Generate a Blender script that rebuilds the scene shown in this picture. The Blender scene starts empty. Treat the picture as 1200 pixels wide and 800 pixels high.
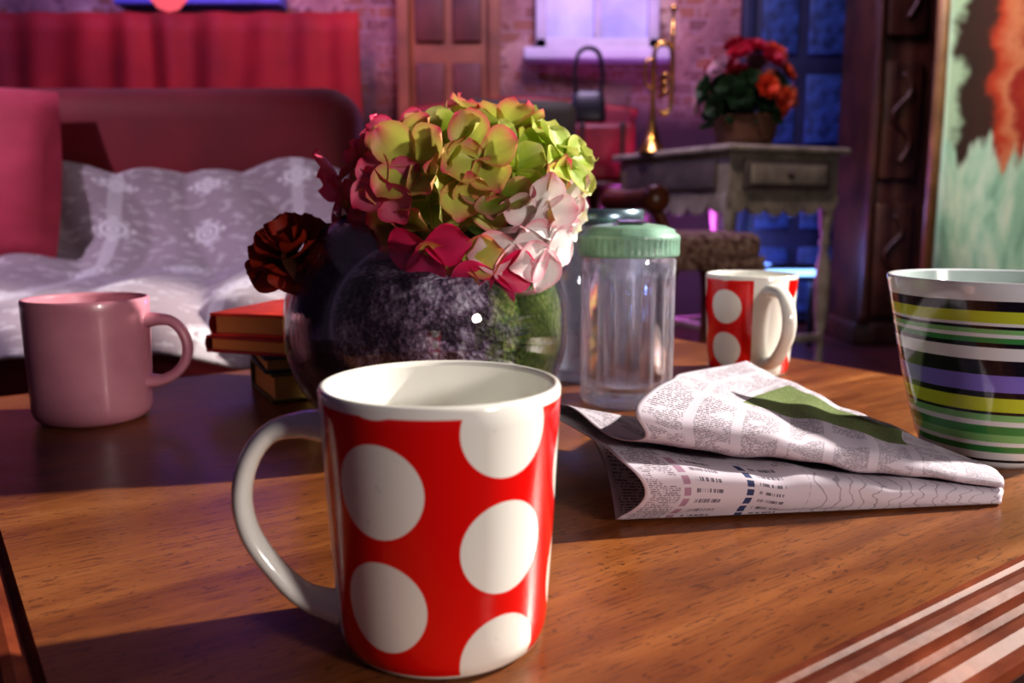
import bpy, math, random
from mathutils import Vector, Matrix
random.seed(7)
S=bpy.context.scene
TZ=0.45
S.view_settings.view_transform='Standard'
try: S.view_settings.look='Medium High Contrast'
except Exception as ex: print(ex)

# ---------------- helpers ----------------
def link(o,parent=None):
    S.collection.objects.link(o)
    if parent: o.parent=parent
    return o
def empty(name,loc=(0,0,0),rot=0):
    e=bpy.data.objects.new(name,None); e.empty_display_size=.05
    e.location=loc; e.rotation_euler=(0,0,rot); return link(e)
def mesh(name,vs,fs,mat=None,parent=None,smooth=True,loc=(0,0,0),rot=(0,0,0)):
    me=bpy.data.meshes.new(name); me.from_pydata([tuple(v) for v in vs],[],fs); me.validate(); me.update()
    for p in me.polygons: p.use_smooth=smooth
    o=bpy.data.objects.new(name,me); o.location=loc; o.rotation_euler=rot
    if mat: me.materials.append(mat)
    return link(o,parent)
def lathe(name,prof,n=64,mat=None,parent=None,loc=(0,0,0),rad=None,uvf=None,smooth=True,rot=(0,0,0)):
    vs=[];fs=[]
    for (r,z) in prof:
        for i in range(n):
            a=2*math.pi*i/n
            rr=r if rad is None else rad(r,z,a)
            vs.append((rr*math.cos(a),rr*math.sin(a),z))
    m=len(prof)
    for j in range(m-1):
        for i in range(n):
            k=(i+1)%n
            fs.append((j*n+i,j*n+k,(j+1)*n+k,(j+1)*n+i))
    o=mesh(name,vs,fs,mat,parent,smooth,loc,rot)
    if uvf:
        me=o.data; uv=me.uv_layers.new(name='UVMap')
        for pi,p in enumerate(me.polygons):
            i=pi%n; j=pi//n
            th=[i,i+1,i+1,i]; jj=[j,j,j+1,j+1]
            for q,li in enumerate(p.loop_indices):
                uv.data[li].uv=uvf(2*math.pi*th[q]/n,prof[jj[q]][1],jj[q])
    return o
def tube(name,pts,r,mat=None,parent=None,n=12,loc=(0,0,0),flat=1.0,up=Vector((0,0,1)),smoothn=0,caps=True):
    pts=[Vector(p) for p in pts]
    if smoothn: 
        rr=r if isinstance(r,(list,tuple)) else None
        pts2=[];r2=[]
        L=len(pts)
        for i in range(L-1):
            p0=pts[max(i-1,0)];p1=pts[i];p2=pts[i+1];p3=pts[min(i+2,L-1)]
            for k in range(smoothn):
                t=k/smoothn
                pts2.append(0.5*((2*p1)+(-p0+p2)*t+(2*p0-5*p1+4*p2-p3)*t*t+(-p0+3*p1-3*p2+p3)*t**3))
                if rr: r2.append(rr[i]*(1-t)+rr[i+1]*t)
        pts2.append(pts[-1]); 
        if rr: r2.append(rr[-1]); r=r2
        pts=pts2
    vs=[];fs=[];N=len(pts)
    prev=None
    for i,p in enumerate(pts):
        t=(pts[min(i+1,N-1)]-pts[max(i-1,0)]).normalized()
        if prev is None:
            a=up.cross(t)
            if a.length<1e-3: a=Vector((1,0,0)).cross(t)
        else:
            a=prev-t*prev.dot(t)
        a.normalize(); prev=a; b=t.cross(a)
        ri=r[i] if isinstance(r,(list,tuple)) else r
        for k in range(n):
            an=2*math.pi*k/n
            vs.append(p+a*math.cos(an)*ri*flat+b*math.sin(an)*ri)
    for i in range(N-1):
        for k in range(n):
            fs.append((i*n+k,i*n+(k+1)%n,(i+1)*n+(k+1)%n,(i+1)*n+k))
    if caps:
        fs.append(tuple(range(n))[::-1]); fs.append(tuple((N-1)*n+k for k in range(n)))
    return mesh(name,vs,fs,mat,parent,True,loc)
def box(name,c,s,mat=None,parent=None,bev=0.0,rot=(0,0,0),seg=3):
    x,y,z=[d/2 for d in s]
    vs=[(sx*x,sy*y,sz*z) for sx in(-1,1) for sy in(-1,1) for sz in(-1,1)]
    fs=[(0,1,3,2),(4,6,7,5),(0,4,5,1),(2,3,7,6),(0,2,6,4),(1,5,7,3)]
    o=mesh(name,vs,fs,mat,parent,bev>0,c,rot)
    if bev>0:
        m=o.modifiers.new('b','BEVEL'); m.width=bev; m.segments=seg; m.limit_method='NONE'
    return o
def grid(name,nu,nv,f,mat=None,parent=None,solid=0,loc=(0,0,0)):
    vs=[];fs=[]
    for j in range(nv+1):
        for i in range(nu+1): vs.append(f(i/nu,j/nv))
    for j in range(nv):
        for i in range(nu):
            a=j*(nu+1)+i; fs.append((a,a+1,a+nu+2,a+nu+1))
    o=mesh(name,vs,fs,mat,parent,True,loc)
    me=o.data; uv=me.uv_layers.new(name='UVMap')
    for l in me.loops:
        v=l.vertex_index; uv.data[l.index].uv=((v%(nu+1))/nu,(v//(nu+1))/nv)
    if solid:
        m=o.modifiers.new('s','SOLIDIFY'); m.thickness=solid; m.offset=0
    return o

class NT:
    def __init__(s,name):
        s.mat=bpy.data.materials.new(name); s.mat.use_nodes=True
        s.t=s.mat.node_tree; s.b=s.t.nodes['Principled BSDF']
    def n(s,typ,**kw):
        nd=s.t.nodes.new(typ)
        for k,v in kw.items(): setattr(nd,k,v)
        return nd
    def put(s,sock,v):
        if isinstance(v,bpy.types.NodeSocket): s.t.links.new(v,sock)
        elif v is not None:
            if hasattr(sock,'default_value') and not isinstance(v,(int,float)) and len(v)==3 and len(sock.default_value)==4: v=(*v,1)
            sock.default_value=v
    def m(s,op,a,b=None,c=None):
        nd=s.n('ShaderNodeMath',operation=op)
        s.put(nd.inputs[0],a)
        if b is not None: s.put(nd.inputs[1],b)
        if c is not None: s.put(nd.inputs[2],c)
        return nd.outputs[0]
    def clamp(s,a): return s.m('MINIMUM',1.0,s.m('MAXIMUM',0.0,a))
    def mix(s,f,a,b,blend='MIX'):
        nd=s.n('ShaderNodeMix',data_type='RGBA',blend_type=blend)
        s.put(nd.inputs[0],f); s.put(nd.inputs[6],a); s.put(nd.inputs[7],b)
        return nd.outputs[2]
    def coord(s,k='Object',scale=None,rot=None,loc=None):
        c=s.n('ShaderNodeTexCoord').outputs[k]
        if scale or rot or loc:
            mp=s.n('ShaderNodeMapping'); s.put(mp.inputs[0],c)
            if loc: mp.inputs[1].default_value=loc
            if rot: mp.inputs[2].default_value=rot
            if scale: mp.inputs[3].default_value=scale
            c=mp.outputs[0]
        return c
    def noise(s,vec,scale,detail=4,rough=.5,dist=0):
        nd=s.n('ShaderNodeTexNoise'); s.put(nd.inputs['Vector'],vec)
        nd.inputs['Scale'].default_value=scale; nd.inputs['Detail'].default_value=detail
        nd.inputs['Roughness'].default_value=rough; nd.inputs['Distortion'].default_value=dist
        return nd.outputs[0]
    def ramp(s,f,stops):
        nd=s.n('ShaderNodeValToRGB'); s.put(nd.inputs[0],f)
        cr=nd.color_ramp
        while len(cr.elements)<len(stops): cr.elements.new(.5)
        for e,(p,c) in zip(cr.elements,stops):
            e.position=p; e.color=(*c,1)
        return nd.outputs[0]
    def xyz(s,v):
        nd=s.n('ShaderNodeSeparateXYZ'); s.put(nd.inputs[0],v); return nd.outputs
    def bump(s,h,strength=.3,dist=.002):
        nd=s.n('ShaderNodeBump'); s.put(nd.inputs['Height'],h)
        nd.inputs['Strength'].default_value=strength; nd.inputs['Distance'].default_value=dist
        s.put(s.b.inputs['Normal'],nd.outputs[0])
    def set(s,**kw):
        mp={'col':'Base Color','rough':'Roughness','metal':'Metallic','spec':'Specular IOR Level','trans':'Transmission Weight','ior':'IOR','coat':'Coat Weight','sheen':'Sheen Weight','emc':'Emission Color','em':'Emission Strength','sss':'Subsurface Weight','coatr':'Coat Roughness'}
        for k,v in kw.items(): s.put(s.b.inputs[mp[k]],v)
        return s
def simple(name,col,rough=.5,var=.15,nscale=8,bump=0,**kw):
    t=NT(name); nz=t.noise(t.coord(),nscale,4)
    d=tuple(c*(1-var) for c in col); l=tuple(min(1,c*(1+var)) for c in col)
    t.set(col=t.ramp(nz,[(.3,d),(.7,l)]),rough=rough,**kw)
    if bump: t.bump(t.noise(t.coord(),nscale*12,3),bump,.002)
    return t.mat
def thin_glass(name,tint=(.97,.98,1.0),haze=.04,hcol=(.8,.8,.95),ior=1.5,edge=0.0,refr=0.0):
    t=NT(name)
    tr=t.n('ShaderNodeBsdfTransparent'); t.put(tr.inputs[0],tint)
    gl=t.n('ShaderNodeBsdfGlossy'); gl.inputs['Roughness'].default_value=.03
    fr=t.n('ShaderNodeFresnel'); fr.inputs[0].default_value=ior
    m1=t.n('ShaderNodeMixShader'); t.put(m1.inputs[0],t.m('MINIMUM',.8,t.m('MULTIPLY',fr.outputs[0],1.3))); t.put(m1.inputs[1],tr.outputs[0]); t.put(m1.inputs[2],gl.outputs[0])
    df=t.n('ShaderNodeBsdfDiffuse'); t.put(df.inputs[0],hcol)
    m2=t.n('ShaderNodeMixShader')
    lw=t.n('ShaderNodeLayerWeight'); lw.inputs[0].default_value=.5
    t.put(m2.inputs[0],t.m('MULTIPLY_ADD',t.m('POWER',lw.outputs[1],2.5),edge,haze))
    t.put(m2.inputs[1],m1.outputs[0]); t.put(m2.inputs[2],df.outputs[0])
    out=m2.outputs[0]
    if refr:
        gg=t.n('ShaderNodeBsdfGlass'); gg.inputs['IOR'].default_value=1.45; gg.inputs['Roughness'].default_value=.01; t.put(gg.inputs[0],(.97,.97,1.0))
        m3=t.n('ShaderNodeMixShader'); m3.inputs[0].default_value=refr; t.put(m3.inputs[1],out); t.put(m3.inputs[2],gg.outputs[0]); out=m3.outputs[0]
    t.t.links.new(out,t.t.nodes['Material Output'].inputs[0])
    return t.mat

# ---------------- camera ----------------
cd=bpy.data.cameras.new('camera'); cam=bpy.data.objects.new('camera',cd); link(cam)
cam.location=(0,0,.604); cam.rotation_euler=(math.radians(81.2),0,0)
cd.lens=30; cd.sensor_width=36; cd.clip_start=.01
cd.dof.use_dof=True; cd.dof.focus_distance=.42; cd.dof.aperture_fstop=9
S.camera=cam

# ---------------- room ----------------
t=NT('stage_floor_boards'); c=t.coord('Object')
br=t.n('ShaderNodeTexBrick'); t.put(br.inputs['Vector'],c); br.inputs['Scale'].default_value=1.2
br.inputs['Color1'].default_value=(.05,.016,.014,1); br.inputs['Color2'].default_value=(.085,.025,.02,1); br.inputs['Mortar'].default_value=(.008,.004,.004,1)
br.inputs['Mortar Size'].default_value=.01
t.set(col=br.outputs[0],rough=.35)
box('floor',(0,2,-.05),(8,7,.1),t.mat)
t=NT('painted_backdrop'); c=t.coord('Object'); x=t.xyz(c)
nz=t.noise(c,2.2,6,.65); nz2=t.noise(c,9,4,.6)
base=t.ramp(nz,[(.3,(.10,.035,.05)),(.5,(.36,.17,.15)),(.7,(.64,.44,.36))])
br=t.n('ShaderNodeTexBrick'); t.put(br.inputs['Vector'],t.coord('Object',rot=(math.pi/2,0,0))); br.inputs['Scale'].default_value=4
br.inputs['Color1'].default_value=(.28,.085,.04,1); br.inputs['Color2'].default_value=(.14,.05,.05,1); br.inputs['Mortar'].default_value=(.34,.20,.22,1)
bm=t.mix(t.m('MULTIPLY',t.m('GREATER_THAN',nz2,.50),.8),base,br.outputs[0])
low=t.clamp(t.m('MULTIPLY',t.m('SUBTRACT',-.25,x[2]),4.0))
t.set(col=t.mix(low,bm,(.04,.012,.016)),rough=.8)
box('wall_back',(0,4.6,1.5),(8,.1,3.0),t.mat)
box('wall_left',(-3.6,2.4,1.5),(.1,4.3,3.0),simple('wall_purple',(.08,.03,.12),.8))
box('wall_right',(3.4,2.4,1.5),(.1,4.3,3.0),simple('wall_dark',(.05,.02,.03),.8))

cream=simple('lavender_paint',(.60,.50,.58),.6,.12,6)
pane=simple('window_pane',(.55,.52,.82),.25,.3,3)
brownd=simple('door_brown',(.24,.08,.03),.6,.3,5)
def window(name,x0,x1,z0,z1,y,fm,pm,nx=2,nz=2):
    e=empty(name,((x0+x1)/2,y,(z0+z1)/2)); w=x1-x0;h=z1-z0;f=.055
    box('pane',(0,.0,0),(w-.02,.02,h-.02),pm,e)
    for sx in(-1,1): box('stile',(sx*(w/2-f/2),-.03,0),(f,.06,h),fm,e,.006)
    for sz in(-1,1): box('rail',(0,-.03,sz*(h/2-f/2)),(w,.06,f),fm,e,.006)
    for i in range(1,nx): box('mullion',(-w/2+w*i/nx,-.025,0),(.03,.045,h-f),fm,e,.004)
    for i in range(1,nz): box('glazing_bar',(0,-.025,-h/2+h*i/nz),(w-f,.045,.03),fm,e,.004)
    box('sill',(0,-.06,-h/2-.03),(w+.12,.14,.06),fm,e,.01)
    return e
window('window_1',.12,.74,1.40,2.3,4.53,cream,pane,2,2)
window('window_2',-1.9,-1.2,1.66,2.4,4.53,simple('blue_frame',(.12,.12,.5),.6),simple('blue_pane',(.1,.1,.6),.3,.4,3),2,2)
def door(name,x0,x1,z0,z1,y,fm,pm,rows=3):
    e=empty(name,((x0+x1)/2,y,(z0+z1)/2)); w=x1-x0;h=z1-z0
    box('leaf',(0,0,0),(w,.04,h),fm,e,.005)
    for k in range(rows):
        for s in(-1,1):
            box('panel',(s*w*.235,-.028,-h/2+h*(k+.5)/rows),(w*.36,.02,h/rows*.78),pm,e,.008)
    for s in(-1,1): box('jamb',(s*(w/2+.03),-.02,0),(.06,.07,h+.06),fm,e,.006)
    return e
door('door_1',-.52,-.12,0.02,2.3,4.52,brownd,simple('door_panel_dark',(.12,.03,.02),.5,.3),5)
door('door_2',1.22,1.72,0.02,2.2,4.52,simple('door_blue',(.012,.016,.045),.5,.3),simple('door_panel_blue',(.02,.05,.14),.5,.7,20),5)

def curtain(name,x0,x1,y,z0,z1,mat,folds=10,amp=.05,slant=0):
    def f(u,v):
        X=x0+(x1-x0)*u+slant*(1-v)
        a=amp*(.6+.4*(1-v))
        return (X+.02*math.sin(v*4+u*20),y+a*math.sin(u*folds*2*math.pi+.8*math.sin(v*3))+.3*a*math.sin(u*folds*5.3+2),z0+(z1-z0)*v)
    return grid(name,folds*14,16,f,mat,None,.006)
t=NT('crimson_velvet'); t.set(col=t.ramp(t.noise(t.coord(),3,3),[(.3,(.20,.004,.005)),(.7,(.34,.010,.008))]),rough=.75,sheen=.05)
curtain('stage_curtain',-3.3,-.72,4.3,.02,1.54,t.mat,12,.03)
t=NT('painted_scenery'); c=t.coord(); x=t.xyz(c)
g=t.ramp(t.noise(t.coord('Object',scale=(3,1,.8)),2.4,5,.6,1.2),[(.25,(.20,.40,.26)),(.42,(.42,.68,.48)),(.6,(.74,.86,.66)),(.75,(.68,.68,.30))])
wx=t.m('ADD',x[0],t.m('MULTIPLY_ADD',t.noise(t.coord('Object',scale=(1,1,1)),4.5,4,.55),.34,-.17))
zx=t.m('ADD',x[2],t.m('MULTIPLY_ADD',t.noise(t.coord('Object',scale=(5,1,1)),3,3,.6),.5,-.25))
fig=t.ramp(t.m('DIVIDE',t.m('SUBTRACT',wx,1.55),.6),[(.0,(.55,.70,.42)),(.20,(.50,.68,.45)),(.27,(.05,.022,.015)),(.43,(.07,.025,.015)),(.50,(.55,.06,.02)),(.60,(.72,.26,.12)),(.66,(.40,.03,.02)),(.80,(.55,.08,.03)),(.9,(.06,.02,.015))])
fm_=t.clamp(t.m('MULTIPLY',t.m('SUBTRACT',zx,.80),18.0))
t.set(col=t.mix(fm_,g,fig),rough=.8); curtain('scenery_flat',1.63,2.8,3.35,.03,2.3,t.mat,3,.010)
tube('scenery_post',[(1.60,3.30,.0),(1.60,3.30,1.0),(1.58,3.30,2.3)],.022,simple('gilded_wood',(.30,.16,.06),.4,.4,10),None,10)
e=empty('carved_cabinet',(1.78,3.98,0),0)
cw=simple('carved_oak',(.05,.015,.006),.45,.5,7,.6)
box('carcass',(0,0,.98),(.46,.36,1.9),cw,e,.01)
box('cornice',(0,-.01,1.95),(.54,.44,.08),cw,e,.02)
box('plinth',(0,0,.05),(.5,.4,.1),cw,e,.01)
for s in(-1,1):
    for k in range(3):
        box('door_panel',(s*.105,-.19,.38+.6*k),(.17,.03,.5),cw,e,.012)
        tube('carving',[(s*.105,-.205,.20+.6*k),(s*.105+.04,-.212,.30+.6*k),(s*.105-.04,-.212,.40+.6*k),(s*.105+.03,-.212,.5+.6*k),(s*.105,-.205,.58+.6*k)],.012,cw,e,8,smoothn=5)
    tube('pilaster',[(s*.215,-.2,.1),(s*.215,-.2,.5),(s*.215,-.2,1.0),(s*.215,-.2,1.5),(s*.215,-.2,1.9)],[.025,.015,.03,.015,.025],cw,e,12,smoothn=6)

# ---------------- coffee table ----------------
ang=math.atan2(.577,.817)
P0=Vector((-.075,.15)); W=.72; Dp=.645
tab=empty('coffee_table',(P0.x,P0.y,0),ang)
t=NT('table_wood'); c=t.coord('Object',scale=(1.6,14,14))
n1=t.noise(c,2.6,8,.6,.5); c2=t.coord('Object',scale=(9,110,110)); n2=t.noise(c2,6,4,.6)
n3=t.noise(t.coord('Object'),5,4,.6); n4=t.noise(t.coord('Object',scale=(20,45,45)),9,3,.6)
col=t.ramp(n1,[(.22,(.095,.025,.008)),(.42,(.205,.066,.017)),(.58,(.295,.105,.028)),(.8,(.42,.175,.055))])
col=t.mix(t.m('MULTIPLY',t.m('GREATER_THAN',n2,.58),.55),col,(.07,.020,.008))
col=t.mix(t.m('MULTIPLY',t.m('GREATER_THAN',n4,.64),.65),col,(.045,.014,.007))
col=t.mix(t.m('MINIMUM',.75,t.m('MULTIPLY',t.m('MAXIMUM',t.m('SUBTRACT',n3,.46),0.0),2.8)),col,(.10,.03,.012))
rg=t.m('MULTIPLY_ADD',n1,.25,.20)
t.set(col=col,rough=rg,spec=.5,coat=.12,coatr=.2); t.bump(t.m('ADD',n1,n2),.14,.0012)
wood=t.mat
t=NT('moulding_wood'); n1=t.noise(t.coord('Object',scale=(8,8,30)),3,6,.6)
t.set(col=t.ramp(n1,[(.3,(.08,.016,.008)),(.6,(.19,.045,.018)),(.8,(.30,.09,.035))]),rough=.50,spec=.12)
t.bump(t.noise(t.coord('Object'),60,4),.3,.002)
mould=t.mat
prof=[(0,0),(.0008,-.0022),(.0028,-.0034),(.0050,-.0024),(.0080,-.0010),(.0115,-.0014),(.0145,-.0036),(.0155,-.0080),(.0185,-.0092),(.0215,-.0074),(.0260,-.0072),(.0305,-.0095),(.0330,-.0135),(.0335,-.018),(.031,-.022),(.027,-.024),(.025,-.028),(.0,-.028)]
vs=[];fs=[]
for (o_,z) in prof:
    for (sx,sy) in((0,0),(1,0),(1,1),(0,1)):
        vs.append(((-o_ if sx==0 else W+o_),(-o_ if sy==0 else Dp+o_),TZ+z))
for j in range(len(prof)-1):
    for i in range(4):
        k=(i+1)%4; fs.append((j*4+i,(j+1)*4+i,(j+1)*4+k,j*4+k))
mo=mesh('moulded_edge',vs,fs,mould,tab,False)
mesh('top',[(0,0,TZ),(W,0,TZ),(W,Dp,TZ),(0,Dp,TZ),(0,0,TZ-.028),(W,0,TZ-.028),(W,Dp,TZ-.028),(0,Dp,TZ-.028)],[(0,1,2,3),(7,6,5,4),(0,4,5,1),(1,5,6,2),(2,6,7,3),(3,7,4,0)],wood,tab,False)
for s in (0,1):
    box('apron',(W/2,.05+s*(Dp-.1),TZ-.028-.035),(W-.1,.02,.07),mould,tab,.003)
    box('apron_side',(.05+s*(W-.1),Dp/2,TZ-.028-.035),(.02,Dp-.1,.07),mould,tab,.003)
    for q in(0,1):
        X=.055+s*(W-.11);Y=.055+q*(Dp-.11)
        lathe('leg',[(0.001,0),(.016,0),(.02,.01),(.02,.03),(.013,.045),(.02,.12),(.026,.2),(.022,.28),(.015,.3),(.024,.31),(.024,.33),(.03,.335),(.03,.42),(.001,.42)],24,mould,tab,(X,Y,0))

# ---------------- mugs ----------------
def dots_material(name):
    t=NT(name); uv=t.xyz(t.coord('UV'))
    u=uv[0]; v=uv[1]   # u: slots of 60deg from handle ; v: height metres
    i=t.m('ROUND',u); du=t.m('MULTIPLY',t.m('SUBTRACT',u,i),.0425)
    par=t.m('MULTIPLY',t.m('FLOORED_MODULO',i,2.0),.5)
    row=.0395
    q=t.m('SUBTRACT',t.m('DIVIDE',t.m('SUBTRACT',v,.0462),row),par)
    dv=t.m('MULTIPLY',t.m('SUBTRACT',q,t.m('ROUND',q)),row)
    d=t.m('SQRT',t.m('ADD',t.m('MULTIPLY',du,du),t.m('MULTIPLY',dv,dv)))
    dot=t.m('LESS_THAN',d,.0158)
    red=t.m('MULTIPLY',t.m('GREATER_THAN',u,.40),t.m('LESS_THAN',u,5.6))
    red=t.m('MULTIPLY',red,t.m('MULTIPLY',t.m('GREATER_THAN',v,.003),t.m('LESS_THAN',v,.0905)))
    f=t.m('MULTIPLY',red,t.m('SUBTRACT',1.0,dot))
    sp=t.m('GREATER_THAN',t.noise(t.coord(),260,2,.5),.735)
    white=t.mix(t.m('MULTIPLY',sp,.25),(.84,.83,.76),(.4,.35,.3))
    t.set(col=t.mix(f,white,(.72,.008,.006)),rough=.16,coat=.3,coatr=.05)
    return t.mat
ceramic_w=simple('white_ceramic',(.82,.81,.75),.15,.03,5,coat=.3)
dotm=dots_material('polka_dot_glaze')
def catm(pts,k):
    out=[];L=len(pts);pts=[Vector(p) for p in pts]
    for i in range(L-1):
        p0=pts[max(i-1,0)];p1=pts[i];p2=pts[i+1];p3=pts[min(i+2,L-1)]
        for q in range(k):
            s=q/k
            out.append(0.5*((2*p1)+(-p0+p2)*s+(2*p0-5*p1+4*p2-p3)*s*s+(-p0+3*p1-3*p2+p3)*s**3))
    out.append(pts[-1]); return out
def mug(name,loc,rot,outer,inner,handle,H=.0945,rt=.0425,rb=.0375,hout=.030,hz=(.081,.014),hthick=.0036,rim=.0033,foot=0,roundh=0):
    e=empty(name,loc,rot)
    if foot: pr=[(.001,.002),(rb-.012,.0),(rb-.006,.0008),(rb-.002,.004),(rb,.009)]
    else: pr=[(.001,.002),(rb*.80,.002),(rb*.83,0),(rb*.88,0),(rb*.96,.0025),(rb*1.0,.007)]
    z0=pr[-1][1]
    n=14
    for i in range(1,n+1):
        s=i/n; pr.append((rb+(rt-rb)*(s**.8),z0+(H-.0018-z0)*s))
    pr+=[(rt-.0006,H-.0004),(rt-.0016,H),(rt-.0027,H-.0006),(rt-rim,H-.002)]
    lathe('body',pr,96,outer,e,uvf=(lambda th,z,j:(th/math.radians(60),z)))
    ip=[(rt-rim,H-.002)]
    for i in range(1,11):
        s=i/10; ip.append((rt-rim-.0002-(rt-rb)*s*.9,H-.002-(H-.014)*s))
    ip+=[(rb*.8,.0075),(rb*.6,.006),(.0005,.006)]
    lathe('inside',ip[::-1],96,inner,e)
    zt,zb=hz; hh=zt-zb; k=hout/.03
    if roundh: q=[(-.003,0),(.007*k,.01),(.018*k,-.03),(.026*k,-.20),(.0295*k,-.44),(.027*k,-.68),(.019*k,-.88),(.008*k,-.99),(-.003,-1)]
    else: q=[(-.003,0),(.007*k,.01),(.018*k,-.03),(.026*k,-.16),(.0297*k,-.36),(.0275*k,-.56),(.0195*k,-.75),(.008*k,-.92)]
    P=[(rt+a_,0,zt+b_*hh) for a_,b_ in q]
    if not roundh: P.append((rb-.001,0,zb))
    tube('handle',P,[hthick*1.7,hthick*1.25,hthick,hthick,hthick,hthick,hthick,hthick*1.15,hthick*1.6],handle,e,16,flat=1.6,up=Vector((0,0,1)),smoothn=8)
    return e
mug('polka_dot_mug',(-.0252,.295,TZ),math.radians(185),dotm,ceramic_w,ceramic_w,hz=(.079,.011),hout=.028)
mug('polka_dot_mug',(.226,.806,TZ),math.radians(-78),dotm,ceramic_w,ceramic_w,hthick=.0042)
t=NT('pink_glaze'); t.set(col=t.ramp(t.noise(t.coord(),30,4),[(.3,(.50,.20,.26)),(.7,(.60,.26,.32))]),rough=.32,coat=.15)
pinkg=t.mat
mug('pink_mug',(-.312,.622,TZ),math.radians(8),pinkg,pinkg,pinkg,H=.0905,rt=.0430,rb=.0410,hout=.027,hz=(.073,.027),hthick=.0038,foot=1,roundh=1)

# ---------------- striped cup ----------------
t=NT('striped_glaze'); z=t.xyz(t.coord('Object'))[2]
wob=t.m('MULTIPLY_ADD',t.noise(t.coord(),12,2),.002,-.001)
zz=t.m('DIVIDE',t.m('ADD',z,wob),.114)
nd=t.n('ShaderNodeValToRGB'); t.put(nd.inputs[0],zz); cr=nd.color_ramp; cr.interpolation='CONSTANT'
G=(.05,.27,.08);LG=(.22,.50,.20);Y=(.50,.60,.05);K=(.008,.010,.02);Wt=(.70,.74,.78);V=(.22,.18,.60)
st=[(0,Wt),(.04,K),(.055,Wt),(.10,G),(.135,Wt),(.16,LG),(.20,G),(.25,Wt),(.275,LG),(.31,K),(.325,Y),(.40,K),(.43,V),(.52,K),(.60,Wt),(.665,K),(.69,G),(.715,Wt),(.735,LG),(.76,K),(.775,Wt),(.79,Y),(.85,K),(.90,Wt)]
while len(cr.elements)<len(st): cr.elements.new(.99)
for e_,(p,c_) in zip(cr.elements,st): e_.position=p; e_.color=(*c_,1)
t.set(col=nd.outputs[0],rough=.12,coat=.5,coatr=.04)
e=empty('striped_cup',(.300,.527,TZ))
H=.1135
pr=[(.001,.003),(.028,.003),(.030,0),(.033,0),(.0355,.003)]
for i in range(1,15):
    s=i/14; pr.append((.0355+.0275*s**.75,.003+(H-.004)*s))
pr+=[(.0627,H),(.0617,H+.0002),(.0603,H-.001)]
lathe('body',pr,96,t.mat,e)
ip=[(.0603,H-.001)]+[(.0599-.0265*(i/8)**1.3,H-.001-(H-.012)*i/8) for i in range(1,9)]+[(.0005,.009)]
lathe('inside',ip[::-1],96,simple('grey_green_ceramic',(.50,.58,.56),.15,.05),e)

# ---------------- glass bowl with soil ----------------
vase=empty('glass_vase',(-.0605,.605,TZ))
clear=thin_glass('clear_glass',(.98,.98,1.0),.003,(.6,.6,.8),1.45,.02)
R=.1005;CZ=.073
def sph(R_,zc,z0,z1,n=26,sq=.93):
    out=[]
    a0=math.asin((z0-zc)/(R_*sq)); a1=math.asin((z1-zc)/(R_*sq))
    for i in range(n+1):
        a=a0+(a1-a0)*i/n; out.append((R_*math.cos(a),zc+R_*sq*math.sin(a)))
    return out
o=sph(R,CZ,.002,.148); i_=sph(R-.0028,CZ,.006,.148)
top=[(o[-1][0]+.003,.151),(o[-1][0]+.0035,.153),(o[-1][0]+.001,.154),(i_[-1][0]+.001,.152)]
lathe('bowl',[(.0005,.0)]+[(o[0][0]-.002,0)]+o+top+i_[::-1]+[(.0005,.006)],96,clear,vase)
t=NT('moss_and_soil'); c=t.coord(); v=t.n('ShaderNodeTexVoronoi'); t.put(v.inputs['Vector'],c); v.inputs['Scale'].default_value=260
nz=t.noise(c,55,8,.8); xx=t.xyz(c); big=t.noise(c,22,5,.7)
soil=t.ramp(nz,[(.36,(.03,.02,.03)),(.47,(.14,.09,.12)),(.53,(.48,.34,.50)),(.61,(.95,.88,.98))])
moss=t.ramp(t.noise(c,80,7,.8),[(.36,(.04,.07,.012)),(.46,(.20,.42,.04)),(.55,(.65,.85,.12)),(.65,(.95,.95,.5))])
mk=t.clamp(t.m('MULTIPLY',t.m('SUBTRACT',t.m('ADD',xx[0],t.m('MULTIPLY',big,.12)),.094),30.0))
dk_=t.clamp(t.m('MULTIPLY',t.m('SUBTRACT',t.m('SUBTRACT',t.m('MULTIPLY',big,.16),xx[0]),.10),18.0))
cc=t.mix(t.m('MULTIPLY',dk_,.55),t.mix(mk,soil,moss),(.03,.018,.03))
t.set(col=cc,rough=.55); t.bump(t.m('ADD',v.outputs[0],nz),1.0,.008)
fill=sph(R-.0042,CZ,.010,.112,20)
def rr(r,z,a): return r*(1+.010*math.sin(a*9+z*160)*math.sin(a*4.3+z*90)-.008) if r>.02 else r
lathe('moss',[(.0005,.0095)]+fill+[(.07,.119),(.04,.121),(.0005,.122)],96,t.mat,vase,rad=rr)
t=NT('moss_sprig'); t.set(col=t.ramp(t.noise(t.coord(),90,3),[(.35,(.08,.20,.015)),(.6,(.50,.70,.10))]),rough=.7)
vs=[];fs=[]
for k in range(1200):
    a=random.uniform(-1.15,.35); zz_=random.uniform(.03,.116); rz=math.sqrt(max(0,1-((zz_-CZ)/(R*.93))**2))*(R-.0055)
    c0=Vector((rz*math.cos(a),rz*math.sin(a),zz_)); d=Vector((random.uniform(-1,1),random.uniform(-1,1),random.uniform(-.3,1))).normalized()*.0035
    c0=c0*.988; sd=d.cross(Vector((c0.x,c0.y,0))).normalized()*.0009
    b=len(vs); vs+=[c0-sd,c0+sd,c0+d*.9]; fs.append((b,b+1,b+2))
mesh('moss_sprigs',vs,fs,t.mat,vase,False)

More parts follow.
